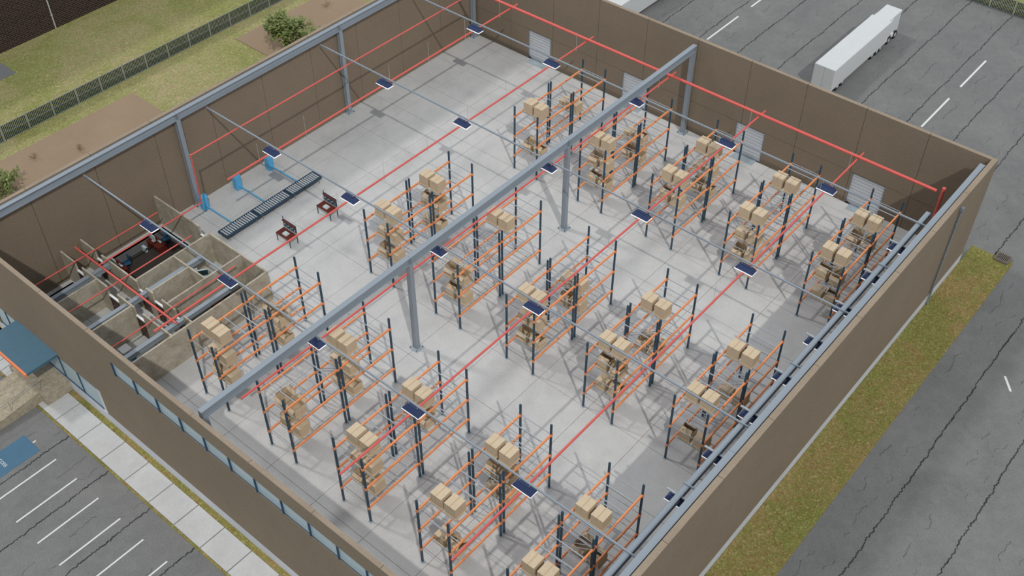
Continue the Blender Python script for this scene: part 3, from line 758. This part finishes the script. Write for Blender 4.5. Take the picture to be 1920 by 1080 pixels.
desk('desk in the computer room', -5.75, 16.85, 0, R(90))
monitor('pale monitor with dark screen in the computer room', -5.55, 16.45, 0.752, R(-35), 1.45)
tower('white computer tower on desk in the computer room', -5.75, 17.3, 0.752, R(60), 'offwhite')
desk('desk in the dark-floored office by the racks', -6.2, 13.55, 0.012, R(180))
monitor('white monitor in the dark-floored office by the racks', -6.3, 13.75, 0.764, R(180), 1.1, 'offwhite')
tower('black computer tower in the dark-floored office', -5.8, 13.5, 0.764, R(90), 'dark')
t = thing('side_table', 'small white table in the front storeroom', 'table', (-13.7, 14.95, 0))
obj('table_top', B(-0.36, 0.36, -0.36, 0.36, 0.70, 0.74), 'white', t)
lg = B(-0.02, 0.02, -0.02, 0.02, 0, 0.70).mesh('leg', M['plate'])
for i in (-.32, .32):
    for j in (-.32, .32): link('leg', lg, t, (i, j, 0))
chair('dark blue chair in the front storeroom', -13.9, 13.8, 0, R(150))

# ================================================================== ENTRANCE
struct('landing', B(-19.60, XF0-0.02, 16.05, 20.4, G, 0.0), 'stone', 'brown stone landing at the entrance')
rp = MB()
rp.add([(-27, 16.72, G-0.2), (-19.6, 16.72, G-0.2), (-19.6, 19.75, G-0.2), (-27, 19.75, G-0.2), (-27, 16.72, -0.75), (-19.6, 16.72, -0.02), (-19.6, 19.75, -0.02), (-27, 19.75, -0.75)],
       [(0,3,2,1),(4,5,6,7),(0,1,5,4),(1,2,6,5),(2,3,7,6),(3,0,4,7)])
struct('ramp', rp, 'stone', 'brown stone ramp sloping from the entrance to the lot')
t = thing('canopy', 'flat blue entrance canopy with orange edge', 'canopy', (XF0, 18.68, 2.3))
obj('canopy_roof', B(-2.33, -0.0, -2.48, 2.48, 0.06, 0.26), 'canopy', t)
obj('canopy_edge', B(-2.46, -2.33, -2.48, 2.48, 0.0, 0.25), 'ored', t)
obj('canopy_soffit', B(-2.25, -0.05, -2.40, 2.40, 0.0, 0.06), 'frame', t)
t = thing('handrail', 'thin grey handrail along the stone ramp', 'handrail', (-19.25, 16.85, 0))
obj('top_rail', MB().tube((0, 0, 0.9), (-7.0, 0, 0.25), 0.025), 'rail', t)
for k in range(4):
    x = -0.15-2.2*k; obj('post', MB().tube((x, 0, -0.05 if k == 0 else -0.10*abs(x)), (x, 0, 0.9+0.0929*x), 0.02), 'rail', t)
t = thing('handrail', 'thin grey handrail on the far side of the ramp', 'handrail', (-19.25, 19.6, 0))
obj('top_rail', MB().tube((0, 0, 0.9), (-7.0, 0, 0.25), 0.025), 'rail', t)
for k in range(4):
    x = -0.15-2.2*k; obj('post', MB().tube((x, 0, -0.05 if k == 0 else -0.10*abs(x)), (x, 0, 0.9+0.0929*x), 0.02), 'rail', t)

# ================================================================== PARKING AND ROAD MARKS
GA = G-0.05
for k, y in enumerate((11.78, 9.43, 7.08, 4.73, 2.37, 0.0)):
    tag(obj('parking_line', B(-26.16, -21.8, y-0.055, y+0.055, GA, GA+0.006), 'paint'), 'white parking line, %s counting from the blue bay' % ORD[k], 'parking line', 'white parking lines')
bay = obj('painted_bay', B(-27.0, -22.05, 13.22, 15.15, GA, GA+0.012), 'bluepaint')
tag(bay, 'blue painted accessible parking bay with white lettering', 'parking bay')
tag(obj('parking_line', B(-22.02, -21.80, 14.09, 14.20, GA, GA+0.006), 'paint'), 'short white tick at the end of the blue bay', 'parking line', 'white parking lines')
cu = bpy.data.curves.new('lettering', 'FONT'); cu.body = 'ACCESS'; cu.size = 0.30; cu.extrude = 0.003
tmp = bpy.data.objects.new('tmp', cu); COL.objects.link(tmp)
dg = bpy.context.evaluated_depsgraph_get(); dg.update()
tme = bpy.data.meshes.new_from_object(tmp.evaluated_get(dg)); bpy.data.objects.remove(tmp)
tme.materials.clear(); tme.materials.append(M['paint'])
wd = max(v.co.x for v in tme.vertices)
lt = link('lettering', tme, bay, (-24.32, 13.75+wd, GA+0.016), R(-90))
for k, (x0, x1, y) in enumerate(((49.3, 55.15, -15.2), (57.6, 63.5, -15.2), (49.3, 55.1, 7.5), (57.6, 63.4, 7.5))):
    tag(obj('lane_line', B(x0, x1, y-0.09, y+0.09, GA, GA+0.006), 'paint'), 'white dashed lane line %s' % ['right of the truck, nearer the wall', 'right of the truck, farther from the wall', 'left of the truck, nearer the wall', 'left of the truck, at picture edge'][k], 'lane line', 'white lane lines in the yard')
ln = MB().bar((0.55, 0.43, 0), (-0.55, -0.43, 0), 0.16, 0.006)
tag(obj('lane_line', ln, 'paint', None, (24.75, -33.15, GA+0.003)), 'short slanted white mark on the side road', 'lane line', 'white lane lines in the yard')

# drain grate
t = thing('drain_grate', 'brown metal drain grate at corner of the grass strip', 'drain', (36.9, -27.75, G-0.05))
obj('grate_frame', MB().box(-0.5, 0.5, -0.55, -0.47, 0, 0.26).box(-0.5, 0.5, 0.47, 0.55, 0, 0.26).box(-0.5, -0.42, -0.47, 0.47, 0, 0.26).box(0.42, 0.5, -0.47, 0.47, 0, 0.26), 'grate', t)
obj('grate_pit', B(-0.42, 0.42, -0.47, 0.47, 0.02, 0.08), 'void', t)
gb = B(-0.42, 0.42, -0.03, 0.03, 0.20, 0.255).mesh('grate_bar', M['grate'])
for k in range(8): link('grate_bar', gb, t, (0, -0.41+k*0.117, 0))
# downpipe on right wall
t = thing('downpipe', 'grey downpipe on the outside of right wall', 'pipe', (28.35, YR0-0.14, 0))
obj('pipe_run', MB().tube((0, 0, G+0.05), (0, 0, 8.2), 0.07), 'gutter', t)
for z in (1.0, 4.0, 7.0): obj('pipe_clip', B(-0.1, 0.1, -0.02, 0.10, z, z+0.06), 'gutter', t)
obj('hopper', B(-0.14, 0.14, -0.12, 0.10, 8.2, 8.5), 'gutter', t)

# ================================================================== TRUCKS
def soft(o, w=0.07):
    m = o.modifiers.new('bevel', 'BEVEL'); m.width = w; m.segments = 2; m.limit_method = 'ANGLE'; return o
def trailer(t, L, x=0.0):
    body = MB().box(x, x+L, -1.06, 1.06, 0.50, 2.80); soft(obj('trailer_body', body, 'offwhite', t))
    obj('rear_door_seam', MB().box(x-0.012, x, -0.015, 0.015, 0.7, 2.74), 'pipe', t)
    obj('chassis', B(x+0.3, x+L-0.2, -0.45, 0.45, 0.48, 0.62), 'tyre', t)
def wheel(t, x, y, r=0.42):
    w = obj('wheel', MB().tube((x, y-0.16, r), (x, y+0.16, r), r, 18), 'tyre', t)
    s_ = 1 if y > 0 else -1
    obj('hub', MB().tube((x, y+s_*0.16, r), (x, y+s_*0.18, r), r*0.5, 12), 'pipe', w)
t = thing('truck', 'white articulated truck parked in the yard', 'truck', (48.2, -5.55, GA))
trailer(t, 11.35)
cab = MB().box(11.6, 14.05, -0.84, 0.84, 0.62, 2.80)
soft(obj('cab', cab, 'offwhite', t)); obj('cab_link', B(11.2, 11.7, -0.80, 0.80, 0.75, 2.79), 'offwhite', t)
for s_ in (-1, 1): soft(obj('fairing', B(11.36, 12.0, s_*0.87-0.07, s_*0.87+0.07, 0.55, 2.70), 'offwhite', t), 0.05)
w_ = obj('windscreen', B(14.0, 14.06, -0.85, 0.85, 1.5, 2.4), 'screen', t)
for s_ in (-1, 1):
    obj('fender', MB().extrude_x([(s_*0.80, 0.45), (s_*0.98, 0.45), (s_*0.98, 0.80), (s_*0.80, 0.95)], 12.3, 12.85), 'offwhite', t)
    for x in (8.4, 9.35, 10.1): wheel(t, x, s_*0.86)
    for x in (11.9, 13.3): wheel(t, x, s_*0.84)
    for x in (1.4, 2.4): wheel(t, x, s_*0.86)
t = thing('trailer', 'white trailer roof beyond back wall at the top edge', 'trailer', (44.2, 16.2, GA))
trailer(t, 11.3)
for s_ in (-1, 1):
    for x in (1.6, 2.6, 9.0): wheel(t, x, s_*0.86)

# ================================================================== FENCES, BRICK BUILDING, SHRUBS
def fence(label, origin, rz, n0, n1, step=2.53, hgt=1.6):
    t = thing('slat_fence', label, 'fence', origin, rz)
    post = B(-0.045, 0.045, -0.045, 0.045, 0, hgt+0.06).mesh('post', M['rail'])
    sl = MB(); k = 0
    while 0.08+k*0.158 < step-0.1:
        x = 0.10+k*0.158; sl.box(x, x+0.105, -0.012, 0.012, 0.08, hgt-0.03); k += 1
    sl = sl.mesh('slat_row', M['fence'])
    rl = {z: B(0.045, step-0.045, -0.03, 0.03, z, z+0.045).mesh('rail', M['rail']) for z in (0.05, hgt*0.5, hgt-0.03)}
    for i in range(n0, n1+1):
        link('post', post, t, (i*step, 0, 0))
        if i < n1:
            stuff(link('slat_row', sl, t, (i*step, 0, 0)))
            for z in rl: link('rail', rl[z], t, (i*step, 0, 0))
fence('long dark green slat fence across the lawn', (0.05, 45.4, G), 0, -8, 14)
fence('dark slat fence at far end of the truck yard', (73.3, -8.8, G), R(-90), -4, 7)

t = thing('brick_building', 'dark brown brick building at the upper left', 'building', (10, 62.6, G))
obj('wall', B(-40, 22, -4, 6, 0, 11), 'brick', t)
obj('roof_slab', B(-40.2, 22.2, -4.2, 6.2, 11, 11.3), 'gutter', t)
dp = obj('downpipe', MB().tube((-1.35, -4.08, 0.0), (-1.35, -4.08, 11), 0.065), 'pipe', t)
for z in (1.5, 4.0, 6.5): obj('pipe_clip', B(-1.45, -1.25, -4.16, -4.0, z, z+0.06), 'pipe', dp)

def shrub(label, x, y, w, h, stems, leaves, seed, ls=0.2, dry=False):
    q = random.Random(seed)
    t = thing('leafy_shrub' if not dry else 'dry_twig', label, 'shrub' if not dry else 'twig', (x, y, G+0.02))
    tips = []
    st = MB()
    for _ in range(stems):
        a = q.uniform(0, 2*PI); rr = q.uniform(0.25, 1.0)*w/2
        p0 = Vector((0.08*math.cos(a), 0.08*math.sin(a), 0)); p2 = Vector((rr*math.cos(a), rr*math.sin(a), h*(1.0-0.55*(rr/(w/2))**1.5)*q.uniform(0.75, 1.0)))
        p1 = p0.lerp(p2, 0.5)+Vector((-0.1*math.cos(a)*rr, -0.1*math.sin(a)*rr, h*0.12))
        st.tube(p0, p1, 0.05 if not dry else 0.018, 5, 0.03 if not dry else 0.014); st.tube(p1, p2, 0.03 if not dry else 0.014, 5, 0.008)
        for k in range(4):
            c = p1.lerp(p2, 0.25+0.25*k); tips.append(c)
            e = c+Vector((q.uniform(-.5, .5), q.uniform(-.5, .5), q.uniform(-.1, .45)))*(w/4.2)
            st.tube(c, e, 0.014, 4, 0.006); tips.append(e); tips.append(c.lerp(e, 0.6))
    obj('stems', st, 'drytwig' if dry else 'bark', t)
    lf = MB()
    for _ in range(leaves):
        c = q.choice(tips)+Vector((q.gauss(0, .17), q.gauss(0, .17), q.gauss(0, .14)))*(w/4.2)
        a, b = q.uniform(0, 2*PI), q.uniform(-0.7, 0.7); s_ = ls*q.uniform(0.7, 1.2)
        d = Vector((math.cos(a)*math.cos(b), math.sin(a)*math.cos(b), math.sin(b))); n_ = d.cross(Vector((q.uniform(-.3, .3), q.uniform(-.3, .3), 1))).normalized()
        m_ = c+d*s_*0.5+Vector((0, 0, 0.02))
        lf.quad(c, m_+n_*s_*0.22, c+d*s_, m_-n_*s_*0.22)
    if leaves: stuff(obj('foliage', lf, 'drytwig' if dry else 'leaf', t))
shrub('leafy green shrub in the dirt bed behind left wall', 21.1, 37.4, 5.6, 4.3, 22, 2300, 3, 0.46)
shrub('leafy green shrub at the left picture edge', -9.4, 39.0, 3.8, 2.8, 14, 700, 5, 0.40)
shrub('small dry twig in the dirt bed, leftmost', -4.7, 41.2, 1.1, 0.7, 9, 40, 8, 0.1, True)
shrub('small dry twig in the dirt bed near left wall', -1.5, 39.2, 1.2, 0.7, 9, 60, 9, 0.12, True)
shrub('small dry twig right of the leafy shrub', 25.5, 39.4, 1.1, 0.7, 9, 40, 10, 0.1, True)
shrub('small dry twig at the top picture edge', 29.1, 40.8, 1.3, 0.8, 9, 40, 11, 0.1, True)
